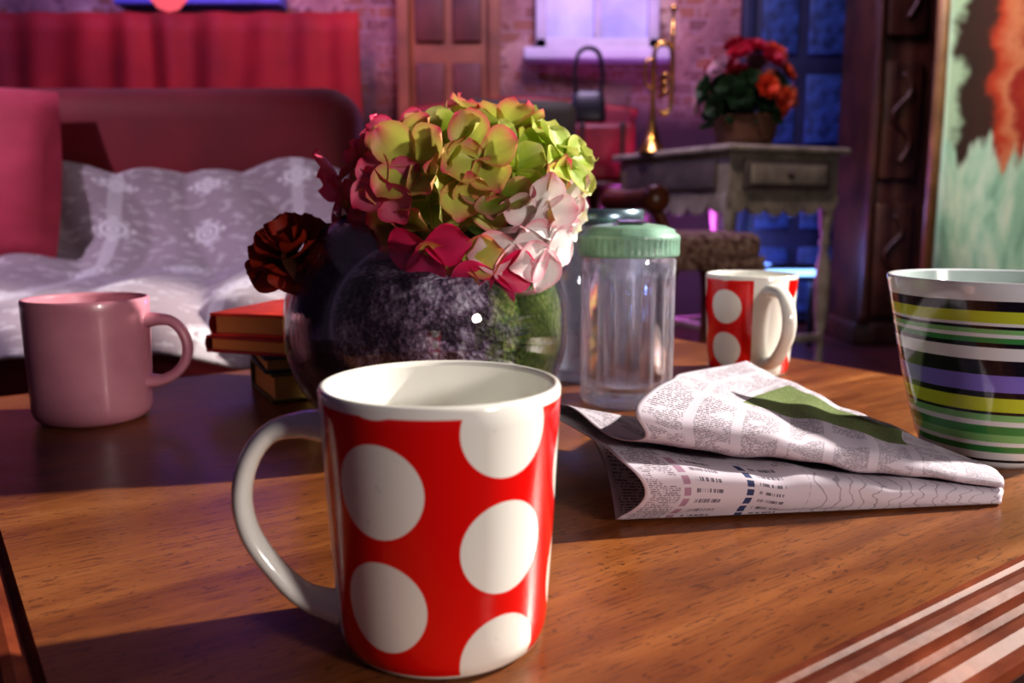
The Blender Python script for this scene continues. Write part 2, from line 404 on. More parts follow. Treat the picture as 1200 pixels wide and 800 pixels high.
# ---------------- flowers ----------------
t=NT('petal'); at=t.n('ShaderNodeVertexColor'); at.layer_name='Col'
mott=t.noise(t.coord(),160,3)
col=t.mix(t.m('MULTIPLY',mott,.18),at.outputs[0],(.45,.50,.18),'MULTIPLY')
t.set(col=col,rough=.5,sss=0.0); t.bump(t.noise(t.coord(),260,3),.2,.001)
tr=t.n('ShaderNodeBsdfTranslucent'); t.put(tr.inputs[0],col); ms=t.n('ShaderNodeMixShader'); ms.inputs[0].default_value=.3
t.put(ms.inputs[1],t.b.outputs[0]); t.put(ms.inputs[2],tr.outputs[0])
t.t.links.new(ms.outputs[0],t.t.nodes['Material Output'].inputs[0])
petalm=t.mat
class PB:
    def __init__(s): s.v=[];s.f=[];s.c=[]
    def petal(s,c,n,d,L,Wd,cb,ce,cup=.35,g=7,tip=.6,curl=0,phase=0,rose=0):
        d=(d-n*d.dot(n)).normalized(); sd=n.cross(d); b=len(s.v)
        for j in range(g+1):
            tt=j/g
            w=Wd*(math.sin(math.pi*min(1,tt*.90+.05)**1.25)**.62)
            if rose: w=Wd*(.45+.55*math.sin(min(1,tt*1.3)*math.pi/2))*(1-max(0,tt-.8)**2*4)
            for i in range(g+1):
                q=i/g*2-1
                lift=cup*L*(tt**1.5)*.9+ (q*q)*Wd*.16 - curl*L*tt**3 + .02*L*math.sin(q*5+tt*4+phase)
                out=d*(L*tt*(1-(.10 if not rose else .28)*q*q*tt))
                p=c+out+sd*(w*q*.5)+n*lift
                s.v.append(p)
                e=min(1,max(abs(q)**4*.8,tt**4)*(.45+.5*math.sin(phase*3+q*1.5)**2+.1))
                vein=.86 if (i==g//2 or i==g//2+1) else 1.0
                s.c.append(tuple((cb[k]*(1-e)+ce[k]*e)*vein for k in range(3)))
        for j in range(g):
            for i in range(g):
                a=b+j*(g+1)+i; s.f.append((a,a+1,a+g+2,a+g+1))
    def make(s,name,mat,parent=None,loc=(0,0,0)):
        o=mesh(name,s.v,s.f,mat,parent,True,loc)
        ca=o.data.color_attributes.new('Col','FLOAT_COLOR','POINT')
        for i,c in enumerate(s.c): ca.data[i].color=(*c,1)
        return o
def rv(k): return Vector((random.uniform(-k,k),random.uniform(-k,k),random.uniform(-k,k)))
fl=empty('hydrangea_bouquet',(-.034,.598,TZ+.165))
pb=PB()
GR=(.36,.52,.035);GC=(.64,.72,.14);PK=(.88,.04,.20);MG=(.82,.012,.13);WH=(.94,.90,.90);LP=(.85,.24,.36);CR=(.84,.80,.32);OL=(.24,.36,.04)
N=70
for k in range(N):
    zf=1-1.62*(k+.5)/N; a=k*2.39996
    rxy=math.sqrt(max(0,1-zf*zf))
    n=Vector((rxy*math.cos(a),rxy*math.sin(a),zf))
    c=Vector((n.x*.074,n.y*.066,n.z*.047))*random.uniform(.78,1.10)
    n=(n+rv(.42)).normalized()
    right=(c.x>.026 and c.z<-.002) or (c.x>.060 and c.z<.012)
    r=random.random()
    if right: cb,ce=(WH,LP) if r<.3 else ((WH,WH) if r<.85 else (CR,WH))
    elif c.x<-.040: cb,ce=(LP,MG) if r<.35 else ((CR,PK) if r<.6 else (GC,PK))
    elif c.z<-.012: cb,ce=(GC,PK) if r<.55 else ((MG,PK) if r<.7 else (CR,LP))
    else: cb,ce=(GR,CR) if r<.35 else ((GC,PK) if r<.70 else ((OL,LP) if r<.82 else (CR,GC)))
    a0=random.uniform(0,6.28); u=n.orthogonal().normalized(); w=n.cross(u)
    L=random.uniform(.021,.029)
    cp=random.uniform(.10,.65)
    for q in range(4):
        aa=a0+q*math.pi/2+random.uniform(-.12,.12)
        d=u*math.cos(aa)+w*math.sin(aa)
        pb.petal(c+n*(.001*(q%2)),(n+rv(.12)).normalized(),d,L*random.uniform(.9,1.1),L*random.uniform(.82,1.02),cb,ce,cp,curl=random.uniform(0,.2),phase=random.uniform(0,6))
for (x,y,z,L,cb,ce) in [(.0,-.070,-.040,.03,GC,MG),(.022,-.066,-.050,.03,MG,PK),(-.018,-.072,-.032,.028,PK,MG),(-.060,-.045,.0,.03,LP,MG),(.034,-.062,-.032,.03,WH,LP),(.055,-.05,-.036,.03,WH,LP),(.066,-.03,-.024,.03,WH,WH),(.062,-.040,-.010,.03,WH,WH)]:
    n=Vector((x,y,z*.3)).normalized()
    for q in range(3):
        pb.petal(Vector((x,y,z)),n,Vector((math.cos(q*2+.7),0,-.6+math.sin(q*2+.7))),L,L*.95,cb,ce,.2,curl=.3,phase=q)
pb.make('florets',petalm,fl)
stem=simple('stem_green',(.06,.12,.03),.6)
for k in range(7):
    a=k*.9; tube('stem',[(.035*math.cos(a),.03*math.sin(a),.01),(.02*math.cos(a),.02*math.sin(a),-.02),(.03*math.cos(a+.4)-.01,.03*math.sin(a+.4),-.048)],.0022,stem,fl,8,smoothn=5)
leafb=PB()
for k in range(10):
    a=k*.63; d=Vector((math.cos(a),math.sin(a),-.1)); leafb.petal(d*.03+Vector((0,0,-.02)),Vector((0,0,1)),d,.040,.03,(.05,.10,.02),(.12,.16,.04),.1,curl=.4,phase=k)
leafb.make('leaves',petalm,fl)
# dark red rose
ro=empty('rose',(-.150,.585,TZ+.128))
rb_=PB()
for ring,(nn,L,cup,r_) in enumerate([(3,.009,2.6,.001),(4,.012,1.9,.004),(5,.016,1.35,.007),(6,.020,.9,.010),(7,.023,.45,.013)]):
    for q in range(nn):
        a=q*2*math.pi/nn+ring*.55; d=Vector((math.cos(a),math.sin(a),0))
        rb_.petal(d*r_+Vector((0,0,-.0015*ring)),Vector((0,0,1)),d,L,L*1.7,(.42,.035,.012),(.26,.022,.008),cup,curl=.15+.12*ring,phase=q,rose=1)
o=rb_.make('petals',petalm,ro); o.rotation_euler=(math.radians(38),math.radians(-10),0)
tube('rose_stem',[(.004,.002,-.006),(.02,.005,.010),(.045,.01,.026),(.062,.012,.032),(.075,.014,.02)],.002,stem,ro,8,smoothn=6)
lb=PB()
for a in (2.6,3.6,5.0,6.0): 
    d=Vector((math.cos(a),math.sin(a),-.2)); lb.petal(Vector((.003,0,-.006)),Vector((0,0,1)),d,.030,.022,(.06,.025,.012),(.10,.02,.012),.05,curl=.6,phase=a)
lb.make('sepals',petalm,ro)

# ---------------- sugar jar ----------------
def flutes(r,z,a):
    if .012<z<.106 and r>.0345: 
        k=min(1,(z-.012)/.006,(.106-z)/.006); return r-.0030*k*(1-abs(math.sin(a*9)))**.9
    return r
fgl=thin_glass('fluted_glass',(.96,.96,1.0),.03,(.90,.88,1.0),1.6,.40,.45)
jar=empty('sugar_shaker',(.0925,.680,TZ))
outp=[(.001,.001),(.031,.001),(.035,.0),(.0368,.003),(.0372,.008),(.0372,.012)]+[(.0372,.012+.094*i/14) for i in range(1,15)]+[(.0374,.110),(.0374,.114),(.0362,.118),(.0355,.126)]
inp=[(.0320,.126),(.0325,.112),(.0325,.09),(.0325,.05),(.0322,.018),(.029,.012),(.0005,.010)]
lathe('jar_glass',outp+inp,288,fgl,jar,rad=flutes)
mint=simple('mint_enamel',(.22,.38,.29),.35,.4,40,.15,coat=.25)
def ribs(r,z,a): return r+(.0006*math.sin(a*48) if .120<z<.131 and r>.037 else 0)
lathe('lid',[(.0366,.1175),(.0392,.1175),(.0398,.119),(.0392,.121),(.0392,.130),(.0402,.1315),(.0394,.1345),(.0365,.1358),(.0355,.1385),(.028,.1415),(.014,.1435),(.0005,.144)],192,mint,jar,rad=ribs)
mesh('pour_flap',[(-.010,-.022,.1432),(.010,-.022,.1432),(.010,.0,.1452),(-.010,.0,.1452),(-.010,-.022,.1448),(.010,-.022,.1448),(.010,.0,.1462),(-.010,.0,.1462)],[(0,1,2,3)[::-1],(4,5,6,7),(0,1,5,4),(1,2,6,5),(2,3,7,6),(3,0,4,7)],simple('jar_metal',(.6,.6,.62),.25,.1,metal=1.0),jar,False)
# tall glass jar behind
e=empty('glass_jar',(.078,.79,TZ))
lathe('jar_glass',[(.001,.001),(.044,0),(.047,.004),(.047,.02),(.047,.120),(.044,.132),(.0405,.138),(.0405,.150),(.039,.150),(.039,.138),(.0425,.130),(.0450,.118),(.0450,.010),(.001,.008)],72,thin_glass('pale_glass',(.93,.95,.98),.12,(.84,.84,.98),1.5,.45),e)
lathe('rim_band',[(.0412,.140),(.0424,.141),(.0424,.153),(.0405,.1545),(.0385,.1545),(.0385,.150)],72,simple('dark_steel',(.25,.35,.42),.25,.2,metal=.8),e)

# ---------------- books ----------------
bk=empty('book_stack',(-.189,.728,TZ))
page=NT('book_pages'); w=page.n('ShaderNodeTexWave'); page.put(w.inputs['Vector'],page.coord('Object')); w.bands_direction='Z'; w.inputs['Scale'].default_value=400
page.set(col=page.mix(w.outputs[1],(.50,.30,.06),(.80,.56,.16)),rough=.8)
def book(z,th,cx,cy,L,Wd,rot,cov,nm):
    b=bpy.data.objects.new(nm,None); link(b,bk); b.location=(cx,cy,z); b.rotation_euler=(0,0,rot)
    box('cover_bottom',(0,0,.0012),(L,Wd,.0024),cov,b,.0006,seg=2)
    box('cover_top',(0,0,th-.0012),(L,Wd,.0024),cov,b,.0006,seg=2)
    box('page_block',(0,0,th/2),(L-.008,Wd-.006,th-.0045),page.mat,b)
    n=8; vs=[];fs=[]
    for i in range(n+1):
        a=math.pi/2+math.pi*i/n
        for yy in(-Wd/2,Wd/2): vs.append((-L/2+.004+math.cos(a)*.005,yy,th/2+math.sin(a)*th/2))
    for i in range(n): fs.append((2*i,2*i+1,2*i+3,2*i+2))
    mesh('spine',vs,fs,cov,b,True)
rc=simple('red_cloth',(.75,.07,.03),.5,.2,40,.2); rc2=simple('crimson_cloth',(.40,.03,.03),.5,.2,40,.2); tc=simple('teal_cloth',(.02,.06,.09),.5,.2,40,.2); oc=simple('olive_cloth',(.12,.14,.02),.5,.2,40,.2)
book(0,.024,.022,.0,.085,.100,math.radians(-62),oc,'olive_book')
book(.024,.013,.020,.0,.085,.100,math.radians(-66),tc,'teal_book')
book(.037,.014,-.003,.010,.090,.115,math.radians(-20),rc2,'crimson_book')
book(.051,.019,-.002,.013,.090,.115,math.radians(-14),rc,'red_book')

# ---------------- newspaper ----------------
left=[(.055,.560,.001),(.052,.470,.0006),(.055,.412,.001),(.056,.401,.006),(.060,.395,.018),(.060,.396,.030),(.052,.414,.034),(.036,.460,.031),(.028,.520,.025),(.026,.560,.021),(.030,.535,.030),(.042,.470,.037),(.056,.424,.0385),(.061,.409,.042),(.062,.407,.050),(.066,.414,.058),(.078,.450,.061),(.095,.500,.055),(.124,.590,.040),(.160,.662,.031),(.197,.718,.026)]
right=[(.268,.455,.0008),(.262,.445,.0006),(.258,.433,.0008),(.257,.430,.002),(.257,.430,.004),(.258,.431,.006),(.260,.434,.007),(.262,.440,.007),(.264,.446,.007),(.264,.450,.0075),(.263,.446,.0080),(.261,.439,.0085),(.259,.433,.0090),(.258,.431,.0105),(.258,.431,.0125),(.259,.434,.0140),(.260,.439,.0145),(.262,.446,.0145),(.263,.453,.0140),(.264,.460,.0130),(.265,.468,.0120)]
LP_=catm(left,6); RP_=catm(right,6); M=len(LP_)-1
def npf(u,v):
    j=min(M,int(round(v*M))); a=LP_[j];b=RP_[j]
    p=a.lerp(b,u)
    bulge=.010*math.sin(math.pi*u)*(max(0,(v-.70)/.30))*(1-max(0,(v-.9)/.1)*.5)
    rip=(.0012*math.sin(u*17+v*21)+.0006*math.sin(u*41+v*9))*math.sin(math.pi*min(1,u*1.05))*min(1,v*4)
    jag=.004*math.sin(v*40)*(1-u)**6
    z=max(.0006,p.z+ (rip if v>.15 else 0)-bulge*.25)
    return (p.x+jag,p.y,TZ+z)
t=NT('newsprint'); uv=t.xyz(t.coord('UV')); u=uv[0];v=uv[1]
RW=250.0
rows=t.m('FRACT',t.m('MULTIPLY',v,RW))
rowid=t.m('FLOOR',t.m('MULTIPLY',v,RW))
comb=t.n('ShaderNodeCombineXYZ'); t.put(comb.inputs[0],t.m('MULTIPLY',u,170.0)); t.put(comb.inputs[1],t.m('MULTIPLY',rowid,3.7))
wn=t.noise(comb.outputs[0],1.0,2,.6)
txt=t.m('MULTIPLY',t.m('LESS_THAN',rows,.5),t.m('GREATER_THAN',wn,.47))
colm=t.m('FRACT',t.m('MULTIPLY',u,8.0)); 
txt=t.m('MULTIPLY',txt,t.m('MULTIPLY',t.m('GREATER_THAN',colm,.12),t.m('LESS_THAN',colm,.90)))
para=t.noise(t.coord('UV',scale=(7,16,1)),1.5,1)
txt=t.m('MULTIPLY',txt,t.m('LESS_THAN',para,.57))
txt=t.m('MULTIPLY',txt,.8)
paper=t.mix(t.noise(t.coord(),20,3),(.50,.45,.51),(.62,.56,.62))
colr=t.mix(txt,paper,(.07,.05,.07))
s1=t.m('MULTIPLY',t.m('GREATER_THAN',v,t.m('MULTIPLY_ADD',u,.08,.805)),t.m('LESS_THAN',v,.980))
s2=t.m('MULTIPLY',t.m('GREATER_THAN',u,t.m('MULTIPLY_ADD',v,.35,-.05)),t.m('LESS_THAN',u,.76))
gtx=t.m('MULTIPLY',t.m('MULTIPLY',t.m('LESS_THAN',rows,.5),t.m('GREATER_THAN',wn,.6)),.3)
colr=t.mix(t.m('MULTIPLY',s1,s2),colr,t.mix(gtx,(.13,.17,.06),(.6,.6,.5)))
w=t.n('ShaderNodeTexWave'); t.put(w.inputs['Vector'],t.coord('UV',scale=(6,10,1))); w.inputs['Scale'].default_value=1.3; w.inputs['Distortion'].default_value=9; w.inputs['Detail'].default_value=2
ln=t.m('MULTIPLY',t.m('LESS_THAN',w.outputs[1],.04),.5)
mb=t.m('MULTIPLY',t.m('MULTIPLY',t.m('GREATER_THAN',v,.10),t.m('LESS_THAN',v,.32)),t.m('GREATER_THAN',u,.45))
colr=t.mix(mb,colr,t.mix(ln,paper,(.15,.12,.15)))
lg=t.m('MULTIPLY',t.m('MULTIPLY',t.m('GREATER_THAN',v,.10),t.m('LESS_THAN',v,.30)),t.m('MULTIPLY',t.m('GREATER_THAN',u,.10),t.m('LESS_THAN',u,.45)))
r2=t.m('FRACT',t.m('MULTIPLY',v,40.0)); r2i=t.m('FLOOR',t.m('MULTIPLY',v,40.0))
cb2=t.n('ShaderNodeCombineXYZ'); t.put(cb2.inputs[0],t.m('MULTIPLY',u,260.0)); t.put(cb2.inputs[1],t.m('MULTIPLY',r2i,5.3))
cap=t.m('MULTIPLY',t.m('MULTIPLY',t.m('GREATER_THAN',r2,.25),t.m('LESS_THAN',r2,.62)),t.m('GREATER_THAN',t.noise(cb2.outputs[0],1.0,2),.48))
cx_=t.m('FRACT',t.m('MULTIPLY',t.m('SUBTRACT',u,.10),5.9))
cap=t.m('MULTIPLY',cap,t.m('MULTIPLY',t.m('GREATER_THAN',cx_,.26),t.m('LESS_THAN',cx_,.68)))
lcol=t.mix(t.m('MULTIPLY',cap,.8),paper,(.06,.05,.08))
icn=t.m('MULTIPLY',t.m('LESS_THAN',r2,.72),t.m('MULTIPLY',t.m('GREATER_THAN',cx_,.06),t.m('LESS_THAN',cx_,.17)))
lcol=t.mix(icn,lcol,t.mix(t.m('GREATER_THAN',u,.26),(.36,.22,.30),(.05,.06,.14)))
colr=t.mix(lg,colr,lcol)
t.set(col=colr,rough=.8,spec=.2); t.bump(t.noise(t.coord(),60,3),.12,.001)
grid('newspaper',90,M,npf,t.mat,None,.0005)

# ---------------- sofa with lace throw ----------------
so=empty('sofa',(-1.25,1.62,0))
velvet=NT('pink_red_velvet'); velvet.set(col=velvet.ramp(velvet.noise(velvet.coord(),6,4),[(.3,(.13,.004,.010)),(.7,(.22,.008,.018))]),rough=.7,sheen=.08)
vm=velvet.mat
box('base',(0.02,0,.21),(1.82,.74,.26),vm,so,.04)
box('seat_cushion_1',(-.40,-.05,.375),(.84,.64,.13),vm,so,.045,seg=5)
box('seat_cushion_2',(.47,-.05,.375),(.90,.64,.13),vm,so,.045,seg=5)
box('backrest',(0.02,.30,.58),(1.80,.20,.56),vm,so,.07,seg=5)
box('arm',(-.90,-.02,.42),(.14,.74,.36),vm,so,.05,seg=5)
for s in(-1,1):
    for y in(-.3,.3): lathe('foot',[(.001,0),(.02,0),(.028,.05),(.03,.09),(.001,.09)],16,cw,so,(s*.8,y,0))
t=NT('lace_throw'); uv=t.xyz(t.coord('UV',scale=(9,5,1))); 
fu=t.m('SUBTRACT',t.m('FRACT',uv[0]),.5); fv=t.m('SUBTRACT',t.m('FRACT',uv[1]),.5)
rad=t.m('SQRT',t.m('ADD',t.m('MULTIPLY',fu,fu),t.m('MULTIPLY',fv,fv)))
an=t.m('ARCTAN2',fv,fu)
pet=t.m('MULTIPLY_ADD',t.m('ABSOLUTE',t.m('COSINE',t.m('MULTIPLY',an,4.0))),.07,.17)
dia=t.m('ADD',t.m('ABSOLUTE',fu),t.m('ABSOLUTE',fv))
flw=t.m('MULTIPLY',t.m('LESS_THAN',t.m('MULTIPLY_ADD',rad,.6,t.m('MULTIPLY',dia,.4)),pet),t.m('GREATER_THAN',t.m('FRACT',t.m('MULTIPLY',rad,13.0)),.30))
s1=t.noise(t.coord('UV',scale=(60,40,1)),1.0,3)
sprig=t.m('MULTIPLY',t.m('GREATER_THAN',s1,.58),.4)
band=t.m('MULTIPLY',t.m('LESS_THAN',t.m('ABSOLUTE',t.m('SUBTRACT',t.m('FRACT',t.m('MULTIPLY',uv[0],.5)),.25)),.035),.5)
mk=t.m('MAXIMUM',flw,t.m('MAXIMUM',sprig,band))
fine=t.noise(t.coord('UV',scale=(500,300,1)),1,2)
c0=t.mix(fine,(.28,.22,.25),(.44,.35,.39))
t.set(col=t.mix(t.m('MULTIPLY',mk,t.m('MULTIPLY_ADD',fine,.6,.4)),c0,(.90,.86,.90)),rough=.8,sheen=.2); t.bump(t.m('ADD',mk,fine),.4,.004)
def thr(u,v):
    X=-.80 + u*1.71
    path=[(-.405,.375),(-.395,.420),(-.34,.455),(-.2,.462),(-.02,.468),(.10,.485),(.160,.53),(.178,.59),(.184,.64),(.186,.675)]
    s=v*(len(path)-1); i=min(int(s),len(path)-2); f=s-i
    y=path[i][0]*(1-f)+path[i+1][0]*f; z=path[i][1]*(1-f)+path[i+1][1]*f
    fo=.016*math.sin(X*19+v*5)+.012*math.sin(X*8+1.3+v*7)
    z+=abs(fo)*1.1+.02*math.sin(u*7+1)*max(0,v-.8); y-=abs(fo)*1.4+.006
    return (X,y,z)
grid('lace_throw',200,60,thr,t.mat,so,.006)
t=NT('pink_cushion'); t.set(col=t.ramp(t.noise(t.coord(),12,3),[(.3,(.42,.03,.07)),(.7,(.60,.06,.12))]),rough=.7,sheen=.2); 
def cushion(name,loc,w,h,d,mat,rot,parent):
    vs=[];n=16;fs=[]
    for side in(1,-1):
        for j in range(n+1):
            for i in range(n+1):
                a=i/n*2-1;b=j/n*2-1
                th=d*(max(0,(1-a*a)*(1-b*b)))**.42
                vs.append((a*w/2*(1-.05*(b*b)),side*th/2,b*h/2*(1-.05*(a*a))))
    m=(n+1)**2
    for s_ in(0,1):
        for j in range(n):
            for i in range(n):
                a=s_*m+j*(n+1)+i; q=(a,a+1,a+n+2,a+n+1); fs.append(q if s_==0 else q[::-1])
    o=mesh(name,vs,fs,mat,parent); o.location=loc; o.rotation_euler=rot; return o
cushion('scatter_cushion',(.16,.10,.67),.38,.36,.12,t.mat,(math.radians(-12),0,.1),so)

# ---------------- pendant lamp ----------------
pl=empty('pendant_lamp',(-.98,2.55,1.16))
t=NT('red_glass_lamp'); t.set(col=(.8,.05,.08),rough=.2,emc=(1,.15,.2),em=.8)
lathe('shade',[(.001,0),(.03,.01),(.055,.04),(.06,.08),(.04,.12),(.05,.15),(.03,.18),(.001,.2)],32,t.mat,pl)
tube('cord',[(0,0,.19),(0,0,1.5)],.005,cw,pl,8)

# ---------------- desk ----------------
dk=empty('writing_desk',(.75,3.0,0),math.radians(25.5))
dg=simple('distressed_grey_paint',(.29,.26,.20),.55,.35,14,.2)
dgd=simple('distressed_dark_paint',(.11,.09,.08),.55,.3,14,.2)
DW,DD,DH=.52,.70,.826
box('desk_top',(DW/2,DD/2,DH-.0125),(DW+.05,DD+.05,.025),dg,dk,.008)
box('case',(DW/2,DD/2,DH-.025-.075),(DW-.01,DD-.01,.15),dg,dk,.004)
box('drawer_front',(DW/2,-.004,DH-.10),(DW-.12,.02,.105),dgd,dk,.006)
box('drawer_panel',(DW/2,-.014,DH-.10),(DW-.17,.01,.07),dg,dk,.004)
lathe('drawer_knob',[(.001,-.012),(.012,-.010),(.014,0),(.006,.006),(.005,.014),(.001,.014)],16,cw,dk,(DW/2,-.022,DH-.10),rot=(math.radians(90),0,0))
box('side_panel',(-.002,DD/2,DH-.10),(.014,DD-.14,.10),dgd,dk,.004)
def scallop(name,L,axis,off):
    n=60;vs=[];fs=[]
    for i in range(n+1):
        s=i/n; d=.028+.030*abs(math.sin(s*math.pi*6))**.7+.02*math.sin(s*math.pi)
        for zz in(DH-.17,DH-.17-d):
            for th in(-.007,.007):
                vs.append((s*L,off+th,zz) if axis=='x' else (off+th,s*L,zz))
    for i in range(n):
        a=i*4; fs+=[(a,a+4,a+6,a+2),(a+1,a+3,a+7,a+5),(a+2,a+6,a+7,a+3)]
    mesh(name,vs,fs,dg,dk,False)
scallop('apron_front',DW,'x',.01); scallop('apron_left',DD,'y',.01)
for X in(.03,DW-.03):
    for Y_ in(.03,DD-.03):
        lathe('turned_leg',[(.001,0),(.016,0),(.022,.02),(.014,.05),(.02,.10),(.012,.12),(.026,.20),(.03,.32),(.026,.40),(.014,.46),(.024,.48),(.014,.50),(.024,.54),(.028,.6),(.028,.66),(.001,.66)],20,dg,dk,(X,Y_,0))
box('stretcher',(DW/2,DD/2,.12),(.03,DD-.06,.03),dg,dk,.005)
for yy in (.03,DD-.03): box('cross_stretcher',(DW/2,yy,.12),(DW-.06,.03,.03),dg,dk,.005)

# ---------------- trumpet ----------------
brass=NT('brass'); brass.set(col=brass.ramp(brass.noise(brass.coord(),20,3),[(.3,(.40,.19,.04)),(.7,(.75,.45,.13))]),rough=.25,metal=1.0); bm_=brass.mat
tp=empty('trumpet',(.548,3.42,DH))
lathe('bell',[(.060,.0),(.058,.003),(.045,.018),(.030,.045),(.018,.085),(.011,.14),(.009,.2),(.009,.24)],32,bm_,tp)
tube('main_tube',[(0,0,.23),(0,0,.36),(.012,0,.40),(.035,0,.41),(.058,0,.40),(.07,0,.36),(.07,0,.20),(.062,0,.16),(.045,0,.145),(.03,0,.16)],.009,bm_,tp,10,smoothn=5)
tube('leadpipe',[(.07,0,.30),(.07,0,.42),(.07,0,.50)],.008,bm_,tp,10)
lathe('mouthpiece',[(.005,0),(.006,.03),(.013,.045),(.014,.055),(.010,.056)],16,bm_,tp,(.07,0,.49))
for k in range(3):
    lathe('valve',[(.001,-.05),(.013,-.05),(.013,.05),(.004,.052),(.004,.075),(.010,.077),(.010,.081),(.001,.082)],16,bm_,tp,(.035,0,.22+.030*k),rot=(math.radians(90),0,0))
tube('tuning_slide',[(.0,.0,.24),(-.03,0,.26),(-.03,0,.34),(0,0,.35)],.006,bm_,tp,8,smoothn=5)

# ---------------- flower basket ----------------
fb=empty('flower_basket',(.895,3.36,DH))
t=NT('wicker'); w=t.n('ShaderNodeTexWave'); t.put(w.inputs['Vector'],t.coord()); w.bands_direction='Z'; w.inputs['Scale'].default_value=30
t.set(col=t.mix(w.outputs[1],(.06,.025,.012),(.22,.10,.05)),rough=.7); t.bump(w.outputs[1],.8,.006)
lathe('basket',[(.001,.002),(.09,0),(.11,.05),(.125,.12),(.13,.125),(.12,.13),(.11,.11),(.001,.09)],40,t.mat,fb,rad=lambda r,z,a:r*(1+.015*math.sin(a*24)) if r>.05 else r)
fbp=PB(); 
def bloom(P,c,n,R_,c1,c2,rings=3):
    u=n.orthogonal().normalized(); w=n.cross(u)
    for ring in range(rings):
        nn=4+ring*2
        for q in range(nn):
            a=q*2*math.pi/nn+ring*.4; d=u*math.cos(a)+w*math.sin(a)
            P.petal(c,n,d,R_*(.5+.25*ring),R_*(.55+.2*ring),c1,c2,1.3-.5*ring,g=4,phase=q)
for k in range(34):
    a=k*2.4; zf=1-1.1*(k+.5)/34; rxy=math.sqrt(1-zf*zf); n=Vector((rxy*math.cos(a),rxy*math.sin(a),zf))
    c=Vector((n.x*.165,n.y*.14,.17+n.z*.20))*random.uniform(.88,1.08)
    if c.z>.26 and c.x<.06: c1,c2=(.35,.008,.03),(.5,.015,.05)
    elif c.x>.03 and k%3: c1,c2=((.7,.05,.02),(.75,.14,.04)) if k%2 else ((.55,.18,.06),(.5,.08,.03))
    else: c1,c2=(.02,.05,.02),(.04,.10,.03)
    if k%9==3: c1,c2=(.5,.38,.42),(.55,.25,.32)
    bloom(fbp,c,n,.050,c1,c2)
for k in range(70):
    a=random.uniform(0,6.28); d=Vector((math.cos(a),math.sin(a),random.uniform(-.3,.9))).normalized()
    fbp.petal(Vector((0,0,.13))+d*random.uniform(.03,.12),d.orthogonal().normalized(),d,.08,.035,(.015,.05,.02),(.03,.10,.03),.1,g=4,phase=k)
fbp.make('blooms',petalm,fb)

# ---------------- background seats, case, bag ----------------
st=empty('settee',(.05,4.30,0))
dkred=simple('dark_red_upholstery',(.18,.014,.018),.7,.3,5)
box('seat',(0,-.02,.33),(1.15,.34,.22),dkred,st,.05,seg=4)
box('back',(0,.14,.76),(1.15,.10,.72),dkred,st,.05,seg=4)
tube('crest_rail',[(-.58,.12,1.08),(-.3,.12,1.12),(0,.12,1.14),(.3,.12,1.12),(.58,.12,1.08)],.022,simple('red_wood',(.30,.02,.02),.4),st,12,smoothn=6)
for s in(-1,1):
    tube('arm',[(s*.58,.10,.75),(s*.59,-.04,.68),(s*.59,-.12,.66),(s*.59,-.16,.6),(s*.58,-.15,.45),(s*.56,-.15,.1),(s*.56,-.15,0)],.024,cw,st,12,smoothn=5)
    tube('back_leg',[(s*.52,.14,.4),(s*.52,.15,0)],.025,cw,st,10)
ac=empty('armchair',(.06,3.35,0),math.radians(10))
ol=simple('olive_upholstery',(.045,.042,.018),.7,.3,8)
box('seat',(0,0,.36),(.44,.46,.18),ol,ac,.05,seg=4)
box('back',(0,.20,.74),(.48,.12,.60),ol,ac,.055,seg=5)
for s in(-1,1):
    box('arm',(s*.22,0,.46),(.08,.44,.22),ol,ac,.035,seg=4)
    for y in(-.18,.18): lathe('leg',[(.001,0),(.012,0),(.02,.12),(.024,.28),(.001,.28)],12,cw,ac,(s*.18,y,0))
sb=empty('side_table',(.39,3.93,0))
lathe('table_top',[(.001,.70),(.14,.70),(.145,.71),(.14,.725),(.001,.725)],40,cw,sb)
lathe('pedestal',[(.001,.0),(.12,.0),(.11,.02),(.04,.05),(.025,.1),(.04,.25),(.02,.4),(.035,.6),(.06,.70),(.001,.70)],24,cw,sb)
sc=empty('red_suitcase',(.40,3.93,.7252),math.radians(0))
leather=simple('oxblood_leather',(.22,.012,.018),.45,.3,12)
box('shell',(0,0,.13),(.30,.12,.26),leather,sc,.03,seg=4)
box('strap_1',(-.09,0,.13),(.03,.126,.260),cw,sc,.01); box('strap_2',(.09,0,.13),(.03,.126,.260),cw,sc,.01)
hb=empty('handbag',(.34,3.93,.9855))
bl=simple('black_leather',(.012,.01,.012),.35,.2)
vs=[];fs=[]
prf=[(.075,.03,0),(.080,.034,.02),(.078,.030,.07),(.070,.020,.12),(.064,.010,.14),(.062,.004,.145)]
n=24
for (a_,b_,z_) in prf:
    for i in range(n):
        an_=2*math.pi*i/n; cx=math.copysign(abs(math.cos(an_))**.5,math.cos(an_)); cy=math.copysign(abs(math.sin(an_))**.5,math.sin(an_)); vs.append((a_*cx,b_*cy,z_))
for j in range(len(prf)-1):
    for i in range(n): fs.append((j*n+i,j*n+(i+1)%n,(j+1)*n+(i+1)%n,(j+1)*n+i))
fs.append(tuple(range(n))[::-1]); fs.append(tuple((len(prf)-1)*n+i for i in range(n)))
mesh('bag_body',vs,fs,bl,hb)
for s in(-1,1): tube('handle',[(-.055,s*.012,.13),(-.062,s*.014,.22),(-.045,s*.012,.30),(0,s*.01,.325),(.045,s*.012,.30),(.062,s*.014,.22),(.055,s*.012,.13)],.008,bl,hb,10,smoothn=6)

